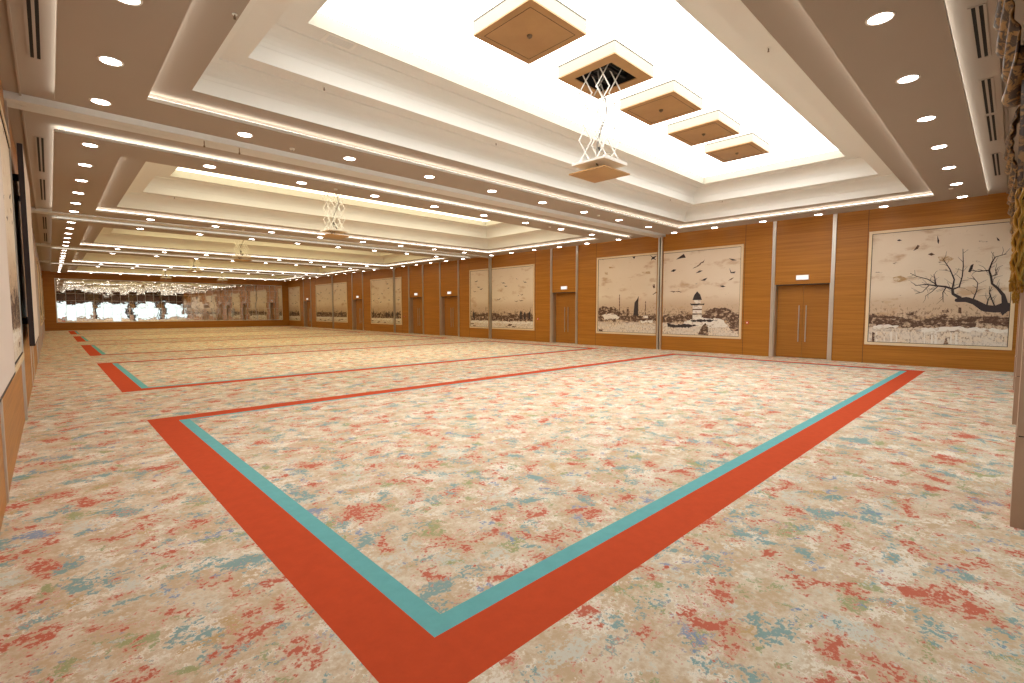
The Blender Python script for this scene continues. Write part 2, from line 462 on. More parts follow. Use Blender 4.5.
# doors
def door(i, d0, d1):
    yc = (d0 + d1) / 2; w = (d1 - d0) / 2
    r = struct(empty('door_%d' % (i+1), (XR, yc, 0)), 'wood veneer double door with long steel handles, %s from the camera' % ORD[i])
    b = MB()      # steel lining of the recess
    for s in (-1, 1):
        b.box((0.0, s*w, 0), (0.33, s*(w - 0.025), DOORH))
    b.build('jamb_lining', M['steel'], r)
    MB().box((0.01, -w + 0.025, DOORH - 0.03), (0.33, w - 0.025, DOORH)).build('door_head_shade', M['gap'], r)  # head lining coloured dark, paints in the shade under the lintel
    MB().box((0.335, -w, 0), (0.37, w, DOORH)).build('backing', M['gap'], r)
    for s in (-1, 1):
        b = MB()
        b.box((0.27, s*0.004, 0.012), (0.33, s*(w - 0.03), DOORH - 0.035))
        leaf = b.build('door_leaf', M['doorwood'], r)
        h = MB()
        yh = s * 0.115
        h.tube([(0.205, yh, 0.60), (0.205, yh, 1.93)], 0.016, 10)
        for z in (0.75, 1.78): h.tube([(0.205, yh, z), (0.272, yh, z)], 0.010, 8)
        h.build('handle', M['steel'], leaf)
for i, (a, c) in enumerate(DOORS): door(i, a, c)

# exit signs: white lit boxes over the doors
for i, (a, c) in enumerate(DOORS):
    y = (a + c) / 2 - 0.02
    r = tag(empty('exit_sign', (XR, y, 2.93)), 'white lit exit sign box over the %s double door from the camera' % ORD[i], 'sign', 'exit signs')
    MB().box((-0.045, -0.20, -0.085), (0, 0.20, 0.085)).build('housing', M['white'], r)
    MB().box((-0.049, -0.19, -0.075), (-0.045, 0.19, 0.075)).build('sign_face', M['exit'], r)
# red call points beside the murals
for i, y in enumerate((7.18, 18.32, 32.3)):
    r = tag(empty('fire_call_point', (XR, y, 1.27)), ['red fire call point right of the tower mural', 'small red fire call point beside the second pair of murals', 'small red fire call point beside the third pair of murals'][i], 'fire alarm', 'fire call points')
    MB().box((-0.045, -0.05, -0.05), (0, 0.05, 0.05)).build('housing', M['red'], r)
    MB().box((-0.048, -0.025, -0.025), (-0.045, 0.025, 0.025)).build('break_glass', M['white'], r)

# ------------------------------------------------------------------ murals
TREE=[
[ (-0.05,1.69,0.256),(0.18,1.84,0.214),(0.38,1.78,0.145),(0.60,1.81,0.145),(0.82,1.99,0.111),(1.00,2.07,0.111),(1.20,2.05,0.085) ],
[ (1.13,2.11,0.068),(1.30,2.24,0.051),(1.32,2.39,0.043),(1.47,2.46,0.038),(1.70,2.50,0.034),(1.94,2.55,0.021),(2.18,2.52,0.013) ],
[ (1.32,2.39,0.034),(1.29,2.67,0.026),(1.40,2.98,0.021),(1.50,3.17,0.017),(1.57,3.30,0.009) ],
[ (1.30,2.38,0.030),(1.17,2.45,0.026),(1.12,2.75,0.021),(1.11,3.05,0.017),(1.14,3.56,0.009) ],
[ (1.70,2.50,0.030),(1.73,2.72,0.017),(1.76,2.84,0.009) ],
[ (1.68,2.53,0.021),(1.90,2.71,0.017),(2.15,2.80,0.013),(2.32,2.91,0.009) ],
[ (0.18,1.84,0.111),(0.24,2.18,0.060),(0.37,2.39,0.043),(0.48,2.51,0.038),(0.52,2.75,0.034),(0.56,2.90,0.030),(0.51,3.13,0.021),(0.45,3.27,0.013),(0.23,3.34,0.009) ],
[ (0.56,2.90,0.021),(0.77,2.88,0.017),(0.95,2.92,0.013) ],
[ (1.46,2.45,0.021),(1.53,2.28,0.017),(1.51,2.00,0.009) ],
[ (0.86,2.05,0.026),(0.79,2.32,0.017),(0.78,2.55,0.013),(0.90,2.74,0.009) ],
[ (0.56,1.90,0.026),(0.54,2.07,0.017),(0.49,2.19,0.009) ],
[ (1.84,2.54,0.017),(2.00,2.32,0.013),(2.17,2.26,0.009) ],
[ (0.52,2.72,0.021),(0.39,2.77,0.013),(0.44,2.92,0.009) ],
[ (1.65,2.48,0.017),(1.79,2.31,0.013),(1.93,2.19,0.009) ],
[ (0.39,1.84,0.026),(0.53,2.25,0.013),(0.48,2.42,0.009) ],
]
PAINT_A=[
('k',[ (1.00,2.88),(0.95,3.07),(0.89,3.11),(0.91,2.97),(0.95,2.86) ]),
('b',[ (3.24,1.65),(3.07,1.51),(2.80,1.32),(2.39,1.39),(1.94,1.43),(1.75,1.53),(1.42,1.50),(1.19,1.41),(0.77,1.48),(0.78,1.24),(1.18,1.24),(1.51,1.25),(1.88,1.22),(2.38,1.20),(2.90,1.17),(3.23,1.31) ]),
('w',[ (3.20,1.24),(2.90,1.28),(2.54,1.26),(2.56,1.21),(3.20,1.16) ]),
('w',[ (1.98,1.19),(1.18,1.26),(-0.03,1.20),(-0.03,1.09),(1.18,1.14),(1.98,1.08) ]),
('w',[ (3.12,1.04),(3.09,1.04),(3.07,0.69),(3.11,0.69) ]),
('w',[ (2.92,1.05),(2.89,1.05),(2.88,0.72),(2.90,0.72) ]),
('w',[ (2.75,1.05),(2.70,1.06),(2.69,0.73),(2.73,0.72) ]),
('w',[ (2.61,1.06),(2.57,1.06),(2.56,0.73),(2.59,0.73) ]),
('w',[ (1.91,1.07),(1.89,1.07),(1.88,0.71),(1.90,0.71) ]),
('w',[ (1.75,1.09),(1.71,1.09),(1.69,0.71),(1.74,0.71) ]),
('w',[ (1.67,1.09),(1.62,1.09),(1.60,0.71),(1.66,0.71) ]),
('w',[ (1.31,1.09),(1.28,1.09),(1.26,0.72),(1.30,0.72) ]),
('w',[ (1.20,1.09),(1.15,1.09),(1.13,0.71),(1.19,0.71) ]),
('b',[ (1.45,0.72),(1.42,0.88),(1.39,0.91),(1.33,0.73) ]),
('b',[ (3.22,1.04),(3.15,1.01),(3.15,0.70),(3.22,0.70) ]),
('k',[ (2.70,3.97),(2.64,4.00),(2.57,3.96),(2.64,3.94) ]),
('b',[ (2.28,3.60),(2.18,3.78),(2.13,3.75),(2.17,3.66) ]),
('b',[ (1.93,3.47),(1.84,3.51),(1.76,3.45),(1.84,3.42) ]),
('k',[ (1.73,4.02),(1.68,3.86),(1.69,3.76),(1.72,3.82) ]),
('o',[ (1.69,3.37),(1.51,3.41),(1.32,3.29),(1.45,3.18),(1.64,3.24) ]),
('k',[ (0.45,3.83),(0.40,3.77),(0.38,3.71),(0.43,3.74) ]),
('o',[ (2.75,2.80),(2.55,2.85),(2.37,2.74),(2.57,2.64),(2.72,2.69) ]),
('b',[ (1.16,1.84),(1.10,1.83),(1.09,1.66),(1.16,1.67) ]),
('b',[ (1.53,1.75),(1.39,1.77),(1.36,1.69),(1.50,1.67) ]),
]
PAINT_B=[
('w',[ (9.40,1.95),(9.00,1.94),(9.01,1.39),(9.40,1.39) ]),
('k',[ (9.52,2.05),(8.90,2.04),(8.92,1.96),(9.48,1.96) ]),
('w',[ (9.35,2.21),(9.06,2.20),(9.07,2.04),(9.33,2.04) ]),
('k',[ (9.42,2.18),(9.34,2.40),(9.22,2.54),(9.09,2.40),(9.01,2.18) ]),
('b',[ (9.41,1.81),(8.99,1.81),(9.00,1.76),(9.41,1.76) ]),
('b',[ (9.41,1.62),(9.01,1.62),(9.01,1.57),(9.40,1.56) ]),
('w',[ (9.78,1.28),(9.10,1.44),(8.12,1.40),(7.99,1.19),(7.81,1.06),(8.69,1.04),(9.78,1.11) ]),
('k',[ (9.50,1.32),(9.09,1.37),(8.31,1.36),(8.57,1.29),(9.36,1.26) ]),
('k',[ (10.57,1.20),(10.28,1.14),(9.50,1.15),(9.09,1.10),(9.49,1.03),(10.27,0.99),(10.53,1.03) ]),
('b',[ (8.87,1.62),(8.71,1.75),(8.52,1.84),(8.07,1.86),(7.70,1.66),(7.44,1.50),(7.43,0.92),(7.80,0.94),(7.94,1.31),(8.44,1.43) ]),
('b',[ (9.15,0.74),(8.99,1.07),(8.84,1.23),(8.72,1.04),(8.71,0.72) ]),
('b',[ (10.66,1.47),(10.07,1.51),(9.51,1.48),(9.50,1.32),(10.65,1.30) ]),
('k',[ (10.20,3.93),(10.02,4.05),(9.85,4.15),(9.76,3.98),(9.95,3.97) ]),
('k',[ (10.44,3.44),(10.30,3.52),(10.17,3.50),(10.29,3.41) ]),
('b',[ (9.45,3.49),(9.22,3.63),(8.93,3.86),(8.99,3.71),(9.22,3.57) ]),
('k',[ (9.31,3.30),(9.15,3.40),(9.00,3.39),(9.15,3.32) ]),
('k',[ (9.08,2.98),(8.94,3.05),(8.80,3.09),(8.90,2.97) ]),
('k',[ (8.30,2.74),(8.16,2.75),(8.05,2.70),(8.18,2.67) ]),
('b',[ (7.98,2.92),(7.83,3.02),(7.73,3.05),(7.83,2.96) ]),
('k',[ (7.96,3.81),(7.79,3.77),(7.64,3.71),(7.81,3.71) ]),
('k',[ (7.93,3.44),(7.84,3.26),(7.68,3.28),(7.72,3.21),(7.87,3.22) ]),
('b',[ (10.53,2.57),(10.10,2.58),(9.88,2.52),(10.09,2.53) ]),
('b',[ (9.72,1.72),(9.69,1.72),(9.68,1.42),(9.71,1.42) ]),
('k',[ (12.20,2.12),(12.08,2.25),(11.99,2.41),(12.01,2.11),(12.00,1.26),(12.29,1.25),(12.24,1.75) ]),
('b',[ (14.22,1.83),(13.99,1.98),(13.62,1.86),(13.36,1.94),(12.87,1.60),(12.78,1.38),(13.35,1.34),(14.22,1.36) ]),
('w',[ (14.03,1.52),(13.44,1.60),(13.00,1.45),(13.08,1.34),(13.89,1.31) ]),
('b',[ (13.05,2.49),(13.01,2.49),(12.99,1.60),(13.04,1.60) ]),
('b',[ (12.62,1.90),(12.51,1.89),(12.50,1.46),(12.61,1.46) ]),
('b',[ (11.66,2.17),(11.62,2.17),(11.60,1.47),(11.65,1.46) ]),
('w',[ (11.90,1.43),(11.46,1.47),(11.26,1.33),(11.26,1.19),(11.86,1.18) ]),
('b',[ (12.82,1.49),(11.03,1.47),(11.03,1.30),(12.82,1.23) ]),
('w',[ (11.74,1.50),(11.50,1.52),(11.50,1.40),(11.74,1.39) ]),
('k',[ (12.38,4.38),(12.24,4.32),(11.96,4.33),(12.20,4.23),(12.26,4.11) ]),
('k',[ (11.46,4.27),(11.31,4.13),(11.08,4.18),(11.23,4.07),(11.13,3.98),(11.30,4.04),(11.41,3.97),(11.35,4.11) ]),
('b',[ (11.30,2.88),(11.20,2.92),(11.17,2.74),(11.26,2.74) ]),
('b',[ (11.29,2.46),(11.07,2.58),(11.06,2.53),(11.25,2.45) ]),
('o',[ (13.92,3.61),(13.72,3.60),(13.72,3.47),(13.85,3.49) ]),
('o',[ (11.86,3.49),(11.43,3.50),(11.42,3.38),(11.78,3.40) ]),
('o',[ (13.66,3.84),(13.30,3.83),(13.30,3.76),(13.61,3.76) ]),
('b',[ (14.21,0.81),(13.98,0.84),(13.97,0.72),(14.21,0.73) ]),
]

MZ0, MZ1 = 0.62, 4.32
FW = 0.085
def clip_ok(p, y0, y1): return y0 < p[0] < y1 and MZ0 + FW < p[1] < MZ1 - FW
def mural(X, sx, y0, y1, sides, label, paint=(), tree=(), grp=None, MZ0=MZ0):
    """framed painted panel on a side wall; sides: which upright frame members exist ('lo','hi')"""
    r = tag(empty('wall_mural', (X, (y0+y1)/2, MZ0)), label, 'mural', grp)
    yc = (y0 + y1) / 2
    b = MB(); t0, t1 = -sx*0.04, 0.0
    a, c = y0 - yc, y1 - yc; H = MZ1 - MZ0
    b.box((t0, a, 0), (t1, c, FW)); b.box((t0, a, H - FW), (t1, c, H))
    ia, ic = a, c
    if 'lo' in sides: b.box((t0, a, FW), (t1, a + FW, H - FW)); ia = a + FW
    if 'hi' in sides: b.box((t0, c - FW, FW), (t1, c, H - FW)); ic = c - FW
    xs_, xe_ = -sx * 0.030, -sx * 0.017; g_ = 0.014
    b.box((xs_, ia, FW), (xe_, ic, FW + g_), 1); b.box((xs_, ia, H - FW - g_), (xe_, ic, H - FW), 1)
    if 'lo' in sides: b.box((xs_, ia, FW + g_), (xe_, ia + g_, H - FW - g_), 1)
    if 'hi' in sides: b.box((xs_, ic - g_, FW + g_), (xe_, ic, H - FW - g_), 1)
    b.build('frame', [M['frame'], M['gap']], r)
    b = MB(); x = -sx * 0.018
    def P3(y, z, q): return (-sx * (0.018 + q), min(max(y, ia), ic), min(max(z, FW), H - FW))
    q0 = b.poly([P3(ia, FW, 0), P3(ic, FW, 0), P3(ic, H - FW, 0), P3(ia, H - FW, 0)] if sx < 0 else [P3(ic, FW, 0), P3(ia, FW, 0), P3(ia, H - FW, 0), P3(ic, H - FW, 0)], 0)
    MI = {'k': 1, 'b': 2, 'w': 3, 'o': 4}
    q = 0.002
    def cl(y, z): return (min(max(y - yc, ia), ic), min(max(z - MZ0, FW), H - FW))
    for c_, pts in paint:
        q += 0.0001; pp = []
        RJ = random.Random(int(abs(pts[0][0]) * 1000) + len(pts))
        big = max(p[0] for p in pts) - min(p[0] for p in pts) > 0.45
        for (pa, pb) in zip(pts, pts[1:] + pts[:1]):          # ragged brush edges on the larger shapes
            L_ = math.hypot(pb[0] - pa[0], pb[1] - pa[1]); ns = max(1, int(L_ / 0.07)) if big else 1
            for w_ in range(ns):
                t_ = w_ / ns; jt = 0.03 if (big and w_) else 0.0
                pp.append(cl(pa[0] + (pb[0] - pa[0]) * t_ + RJ.uniform(-jt, jt), pa[1] + (pb[1] - pa[1]) * t_ + RJ.uniform(-jt, jt)))
        bm = [P3(y, z, q) for y, z in pp]
        b.poly(bm, MI[c_])
    RT = random.Random(3); twigs = []
    for br in tree:                                    # short side twigs along the thinner branches
        for (p0, p1) in zip(br[:-1], br[1:]):
            if p1[2] > 0.05: continue
            for w_ in range(2):
                t_ = RT.uniform(0.2, 1.0); bx = p0[0] + (p1[0] - p0[0]) * t_; bz = p0[1] + (p1[1] - p0[1]) * t_
                an = math.atan2(p1[1] - p0[1], p1[0] - p0[0]) + RT.choice((-1, 1)) * RT.uniform(0.5, 1.1); L_ = RT.uniform(0.10, 0.28)
                m_ = (bx + L_ * 0.5 * math.cos(an), bz + L_ * 0.5 * math.sin(an)); an += RT.uniform(-0.5, 0.5)
                twigs.append([(bx, bz, 0.010), (m_[0], m_[1], 0.008), (m_[0] + L_ * 0.5 * math.cos(an), m_[1] + L_ * 0.5 * math.sin(an), 0.005)])
    for br in [[(a_, b_, w_ * 1.35) for a_, b_, w_ in B_] for B_ in tree] + twigs:
        q += 0.0001
        for (p0, p1) in zip(br[:-1], br[1:]):
            u0 = Vector(cl(*p0[:2])); u1 = Vector(cl(*p1[:2])); d = (u1 - u0)
            if d.length < 1e-4: continue
            nn = Vector((-d.y, d.x)).normalized()
            q += 0.00004
            b.poly([P3(*(u0 + nn*p0[2]/2), q), P3(*(u0 - nn*p0[2]/2), q), P3(*(u1 - nn*p1[2]/2), q), P3(*(u1 + nn*p1[2]/2), q)], 1)
            q += 0.00004
            b.poly([P3(u1.x + p1[2]/2*math.cos(k*pi/4), u1.y + p1[2]/2*math.sin(k*pi/4), q) for k in range(8)], 1)
    o = b.build('canvas', [M['canvas'], M['ink_k'], M['ink_b'], M['ink_w'], M['ink_o']], r)
    me = o.data; uvl = me.uv_layers.new(name='UVMap')
    for p in me.polygons:
        for li in p.loop_indices:
            v = me.vertices[me.loops[li].vertex_index].co
            uvl.data[li].uv = (-sx * (v.y + yc), v.z)
    return r
def skyline(y0, y1, seed):
    """generic harbour town: low roofs, slim towers, a few boats and birds"""
    R = random.Random(seed); S = []; y = y0 + 0.1
    while y < y1 - 0.3:
        w = R.uniform(0.25, 0.9); h = R.uniform(0.12, 0.34); zb = 1.22 + R.uniform(-0.06, 0.05)
        S.append(('b', [(y, zb), (y + w*0.2, zb + h*0.6), (y + w*0.45, zb + h), (y + w*0.8, zb + h*0.7), (y + w, zb), (y + w*0.5, zb - 0.09)]))
        if R.random() < 0.5:
            x = y + w * R.uniform(0.2, 0.8); hh = R.uniform(0.35, 0.75)
            S.append(('b', [(x - 0.03, zb), (x + 0.03, zb), (x + 0.022, zb + hh), (x, zb + hh + 0.12), (x - 0.022, zb + hh)]))
        if R.random() < 0.4:
            x = y + w * R.uniform(0.1, 0.9)
            S.append(('k', [(x - 0.09, zb), (x + 0.09, zb), (x + 0.07, zb + 0.3), (x + 0.1, zb + 0.34), (x, zb + 0.5), (x - 0.1, zb + 0.34), (x - 0.07, zb + 0.3)]))
        y += w * R.uniform(0.7, 1.0)
    S.append(('b', [(y0, 1.14), (y1, 1.12), (y1, 1.22), (y0, 1.25)]))
    S.append(('w', [(y0, 0.95), (y1, 0.98), (y1, 1.08), (y0, 1.10)]))
    for k in range(int((y1 - y0) * 1.1)):
        x = R.uniform(y0 + 0.3, y1 - 0.4); z = R.uniform(0.78, 0.95)
        S.append(('b', [(x, z), (x + 0.35, z - 0.01), (x + 0.3, z - 0.07), (x + 0.05, z - 0.07)]))
    for k in range(int((y1 - y0) * 2.2)):
        x = R.uniform(y0 + 0.3, y1 - 0.4); z = R.uniform(2.2, 4.0); w = R.uniform(0.12, 0.25); t = R.uniform(-0.08, 0.08)
        S.append((R.choice('kb'), [(x - w, z + t), (x - 0.03, z + 0.03), (x + 0.02, z), (x + w, z - t*0.5 + 0.05), (x + 0.03, z - 0.045), (x - 0.05, z - 0.02)]))
    return S
MUR = [(0.0, 3.42, 'lohi'), (7.40, 10.78, 'lo'), (11.10, 14.36, 'hi'), (18.60, 22.20, 'lo'), (22.54, 24.36, 'hi'), (32.68, 33.60, 'lo'), (33.94, 37.62, 'hi'),
       (42.08, 45.02, 'lo'), (45.34, 49.24, 'hi'), (53.56, 56.9, 'lohi')]
MLAB = ['sepia wall mural of a bare dark tree branch over water, nearest the camera',
        'sepia wall mural with a pale lighthouse tower and flying birds',
        'sepia wall mural of harbour masts, left of the lighthouse tower mural',
        'sepia town mural right of the second partition post, after the second double door',
        'narrow sepia town mural just left of the second partition post',
        'very narrow sepia mural strip right of the third partition post',
        'sepia mural left of the third partition post, with tall thin towers',
        'far sepia mural right of the fourth partition post',
        'far sepia mural left of the fourth partition post',
        'farthest sepia mural, against the end wall with the mirror']
for i, (y0, y1, s) in enumerate(MUR):
    if i == 0: mural(XR, 1, y0, y1, s, MLAB[i], PAINT_A, TREE, 'right wall murals')
    elif i in (1, 2): mural(XR, 1, y0, y1, s, MLAB[i], [p for p in PAINT_B if y0 - 0.3 < sum(q[0] for q in p[1]) / len(p[1]) < y1 + 0.3], (), 'right wall murals')
    else: mural(XR, 1, y0, y1, s, MLAB[i], skyline(y0, y1, i * 5 + 1), (), 'right wall murals')
LLAB = [None, 'sepia mural on the left wall between the two leaning pale boards', 'sepia mural on the left wall hidden behind the farther pale board',
        'sepia mural on the left wall before its second partition post', 'sepia mural on the left wall after its second partition post', 'narrow sepia mural on the left wall before its third partition post',
        'sepia mural on the left wall after its third partition post', 'far sepia mural on the left wall before its fourth post', 'far sepia mural on the left wall after its fourth post', 'farthest sepia mural on the left wall, by the mirror wall']
LLAB[1] = 'sepia mural on the left wall between the two pale screens'
for i, (y0, y1, s) in enumerate(MUR):
    if i not in (0, 2): mural(XL, -1, y0, y1, s, LLAB[i], [(c, [(a, z + 0.38) for a, z in p]) for c, p in skyline(y0, y1, 100 + i)], (), 'left wall murals', 1.0)

# pale projection boards standing off the left wall
def board(y0, y1, z0, z1, x1, label):
    r = tag(empty('projection_screen', (XL, y0, z0)), label, 'screen', 'screens on the left wall')
    d = x1 - XL; L = y1 - y0; H = z1 - z0
    MB().box((d - 0.012, 0.03, 0.03), (d - 0.002, L - 0.03, H - 0.03)).build('screen_surface', M['screen'], r)
    b = MB()
    b.box((d - 0.07, 0, 0), (d - 0.003, 0.03, H)).box((d - 0.07, L - 0.03, 0), (d - 0.003, L, H)).box((d - 0.07, 0.03, 0), (d - 0.003, L - 0.03, 0.03)).box((d - 0.07, 0.03, H - 0.03), (d - 0.003, L - 0.03, H))
    b.box((d - 0.07, 0.03, 0.03), (d - 0.05, L - 0.03, H - 0.03))
    b.build('casing', M['board_edge'], r)
    for yy in (0.8, L - 0.8):
        for zz in (0.4, H - 0.4): MB().box((0.0, yy - 0.05, zz - 0.05), (d - 0.07, yy + 0.05, zz + 0.05)).build('wall_bracket', M['board_edge'], r)
board(2.6, 6.6, 1.14, 4.42, XL + 0.10, 'pale projection screen on the left wall nearest the camera')
board(11.2, 15.0, 1.16, 4.43, XL + 0.165, 'pale projection screen with a dark edge, farther along the left wall')

# ------------------------------------------------------------------ mirror of bevelled tiles on the far wall
MX0, MX1, MZa, MZb = 0.45, 18.85, 0.72, 4.45
r = tag(empty('wall_mirror', ((MX0+MX1)/2, YF, MZa)), 'wide mirror of many small tiles across the far end wall', 'mirror')
cw = (MX1 - MX0) / 2; H = MZb - MZa
MB().box((-cw - 0.05, -0.03, -0.05), (cw + 0.05, 0, H + 0.05)).build('backing', M['white'], r)
b = MB(); nx, nz = 30, 6
for i in range(nx):
    for j in range(nz):
        x0 = -cw + 2*cw*i/nx + 0.008; x1 = -cw + 2*cw*(i+1)/nx - 0.008
        z0 = H*j/nz + 0.008; z1 = H*(j+1)/nz - 0.008
        tx, tz = random.uniform(-1, 1) * 0.004, random.uniform(-1, 1) * 0.0035
        hw, hz = (x1-x0)/2, (z1-z0)/2
        pts = []
        for sx_, sz_ in ((-1,-1),(1,-1),(1,1),(-1,1)):
            pts.append(((x0+x1)/2 + sx_*hw, -0.038 + sx_*hw*tx + sz_*hz*tz, (z0+z1)/2 + sz_*hz))
        b.poly(pts)
b.build('mirror_tiles', M['mirror'], r)

# ------------------------------------------------------------------ near end: piers, windows, drapes
PIERS = [(5.54, 6.10), (10.6, 11.2), (15.2, 15.8)]
b = MB()
b.box((XL, -0.9, 3.15), (XR, -0.62, ZR)); b.box((XL, -0.9, 0), (XR, -0.62, 0.10))
b.box((XL, -0.9, 0.10), (-0.2, -0.62, 3.15)); b.box((19.4, -0.9, 0.10), (XR, -0.62, 3.15))
struct(b.build('wall_near', M['pier']), 'near end wall with tall windows between piers')
for i, (x0, x1) in enumerate(PIERS):
    b = MB().box((x0, -0.62, 0.75), (x1, -0.06, ZR)).box((x0 - 0.0, -0.62, 0), (x1, -0.055, 0.74)).box((x0 + 0.01, -0.62, 0.74), (x1 - 0.01, -0.07, 0.75), 1)
    struct(b.build('trim_%d' % n, [M['pier'], M['gap']]), 'tan pier between the windows, %s from the camera' % ORD[i]); n += 1
WIN = [(-0.2, 5.54), (6.10, 10.6), (11.2, 15.2), (15.8, 19.4)]
for i, (x0, x1) in enumerate(WIN):
    r = struct(empty('window_%d' % (i+1), ((x0+x1)/2, -0.76, 0.10)), 'tall window of the near wall, %s from the camera' % ORD[i])
    w = (x1 - x0) / 2; Hh = 3.05
    b = MB(); nm = max(3, round((x1 - x0) / 1.1))
    b.box((-w, -0.04, 0), (w, 0.04, 0.07)).box((-w, -0.04, Hh - 0.07), (w, 0.04, Hh)).box((-w, -0.04, 2.25), (w, 0.04, 2.31))
    for k in range(nm + 1):
        x = -w + 2*w*k/nm; x = min(max(x, -w + 0.03), w - 0.03)
        b.box((x - 0.03, -0.04, 0.07), (x + 0.03, 0.04, Hh - 0.07))
    b.build('window_frame', M['white'], r)
    MB().box((-w, -0.006, 0.05), (w, 0.006, Hh - 0.05)).build('glass_pane', M['glass'], r)

def pleats(mb, x0, x1, y, z0, z1, amp, nf, mi=0, flare=0.0, rows=10, seed=0):
    R = random.Random(seed); n0 = len(mb.v); cols = nf * 6
    ph = R.uniform(0, 6)
    for j in range(rows + 1):
        t = j / rows; z = z1 + (z0 - z1) * t
        for i in range(cols + 1):
            u = i / cols
            x = (x0 + x1) / 2 + (x1 - x0) * (u - 0.5) * (1 + flare * t)
            mb.v.append((x, y + amp * math.sin(u * nf * 2 * pi + ph) * (0.6 + 0.4 * t), z))
    for j in range(rows):
        for i in range(cols):
            a = n0 + j*(cols+1) + i
            mb.f.append([a, a+1, a+cols+2, a+cols+1]); mb.m.append(mi)
def solid(o, t=0.006):
    m = o.modifiers.new('thickness', 'SOLIDIFY'); m.thickness = t; m.offset = 0
    return o
DL = ['first', 'second', 'third']
for i, (x0, x1) in enumerate(PIERS):
    for s in (-1, 1):
        if i == 0 and s == -1: continue
        b = MB()
        xa, xb = (x0 - 0.42, x0 - 0.04) if s < 0 else (x1 + 0.04, x1 + 0.42)
        pleats(b, xa, xb, -0.52, 0.03, 3.02, 0.05, 6, seed=i*2+s)
        o = solid(b.build('window_drape', M['drape'], smooth=True))
        tag(o, 'dark brown drape beside the window, %s of the %s pier' % ('left' if s < 0 else 'right', DL[i]), 'curtain', 'window drapes')
# flat valances over the window heads
for i, (x0, x1) in enumerate(WIN):
    b = MB(); pleats(b, x0 + 0.06, x1 - 0.06, -0.40, 3.05, 5.0, 0.05, int((x1 - x0) * 3), seed=40 + i, rows=6)
    o = solid(b.build('window_valance', M['drape'], smooth=True))
    tag(o, 'deep brown pleated valance over the window, %s from the camera' % ORD[i], 'curtain', 'window valances')

# gold brocade swags and cascades hung on the piers
def swag(i, x0, x1):
    xc = (x0 + x1) / 2
    r = tag(empty('curtain_swag', (xc, -0.03, 0)), 'gold and brown brocade swag with fringe hanging on the %s pier' % DL[i], 'curtain', 'gold swags')
    w = (x1 - x0) / 2
    # swag body: stacked drooping folds
    b = MB(); U, V = 30, 44; n0 = 0
    for j in range(V + 1):
        t = j / V
        for k in range(U + 1):
            u = -1 + 2 * k / U
            droop = 0.42 * (1 - u*u) * (0.15 + t)
            z = 4.92 - 1.05 * t - droop * 0.75 + 0.10 * u
            bulge = 0.10 + 0.11 * math.sin(t * pi) + 0.05 * math.sin(t * 6 * 2 * pi - 2.2 * u) * (0.35 + 0.65 * (1 - abs(u)))
            b.v.append((u * (w + 0.30 - 0.12 * t), bulge * (1 - 0.15 * u*u), z))
    for j in range(V):
        for k in range(U):
            a = j*(U+1) + k; b.f.append([a, a+1, a+U+2, a+U+1]); b.m.append(0)
    solid(b.build('swag_body', M['brocade'], r, True), 0.012)
    # rolled gather at the swag's lower edge
    b = MB(); pts = []
    for k in range(17):
        u = -1 + 2 * k / 16
        pts.append((u * (w + 0.10), 0.075 + 0.04 * (1 - u*u), 3.86 - 0.36 * (1 - u*u) + 0.10 * u))
    b.tube(pts, [0.04 + 0.035 * (1 - abs(-1 + 2*k/16)) for k in range(17)], 12)
    b.build('gathered_roll', M['brocade'], r, True)
    # cascades on both sides: zigzag ends
    for s in (-1, 1):
        b = MB(); xs = s * (w - 0.10)
        cols, rows = 24, 16; n0 = len(b.v)
        for j in range(rows + 1):
            t = j / rows
            for k in range(cols + 1):
                u = k / cols
                zend = 2.52 + 0.10 * u + 0.16 * abs(((u * 4) % 1) - 0.5)
                z = 4.2 + (zend - 4.2) * t
                b.v.append((xs + s * (u - 0.5) * 0.26, 0.05 + 0.035 * math.sin(u * 4 * 2 * pi) - 0.022 * t, z))
        for j in range(rows):
            for k in range(cols):
                a = j*(cols+1) + k; b.f.append([a, a+1, a+cols+2, a+cols+1]); b.m.append(0)
        ca = solid(b.build('cascade', M['brocade'], r, True), 0.01)
        # fringe of twisted gold cords with knots
        b = MB(); R = random.Random(5 + s)
        for k in range(22):
            u = k / 21; x = xs + s * (u - 0.5) * 0.26; y = 0.028 + 0.026 * math.sin(u * 4 * 2 * pi)
            zt = 2.64 + 0.08 * u; zb = 1.90 + R.uniform(-0.03, 0.05) + 0.1 * abs(u - 0.4)
            pts = []; rr = []
            for q in range(15):
                t = q / 14
                pts.append((x + 0.012 * math.sin(q * 1.9 + k), y + 0.012 * math.cos(q * 1.9 + k), zt + (zb - zt) * t))
                rr.append((0.006, 0.013, 0.010)[(q + k) % 3])
            b.tube(pts, rr, 6)
        b.build('fringe', M['fringe'], r, True)
for i, (x0, x1) in enumerate(PIERS): swag(i, x0, x1)
# cornice bead at the edge of the curtain pocket
struct(MB().box((XL, 0.285, ZR - 0.035), (XR, 0.315, ZR)).box((XL, 0.235, ZR - 0.02), (XR, 0.255, ZR)).build('trim_50', M['ceil']), 'slim cornice bead before the curtain pocket')
struct(MB().box((-0.19, 0.32, ZR - 0.035), (-0.165, YF, ZR)).build('trim_51', M['ceil']), 'slim cornice bead along the left wall ceiling')

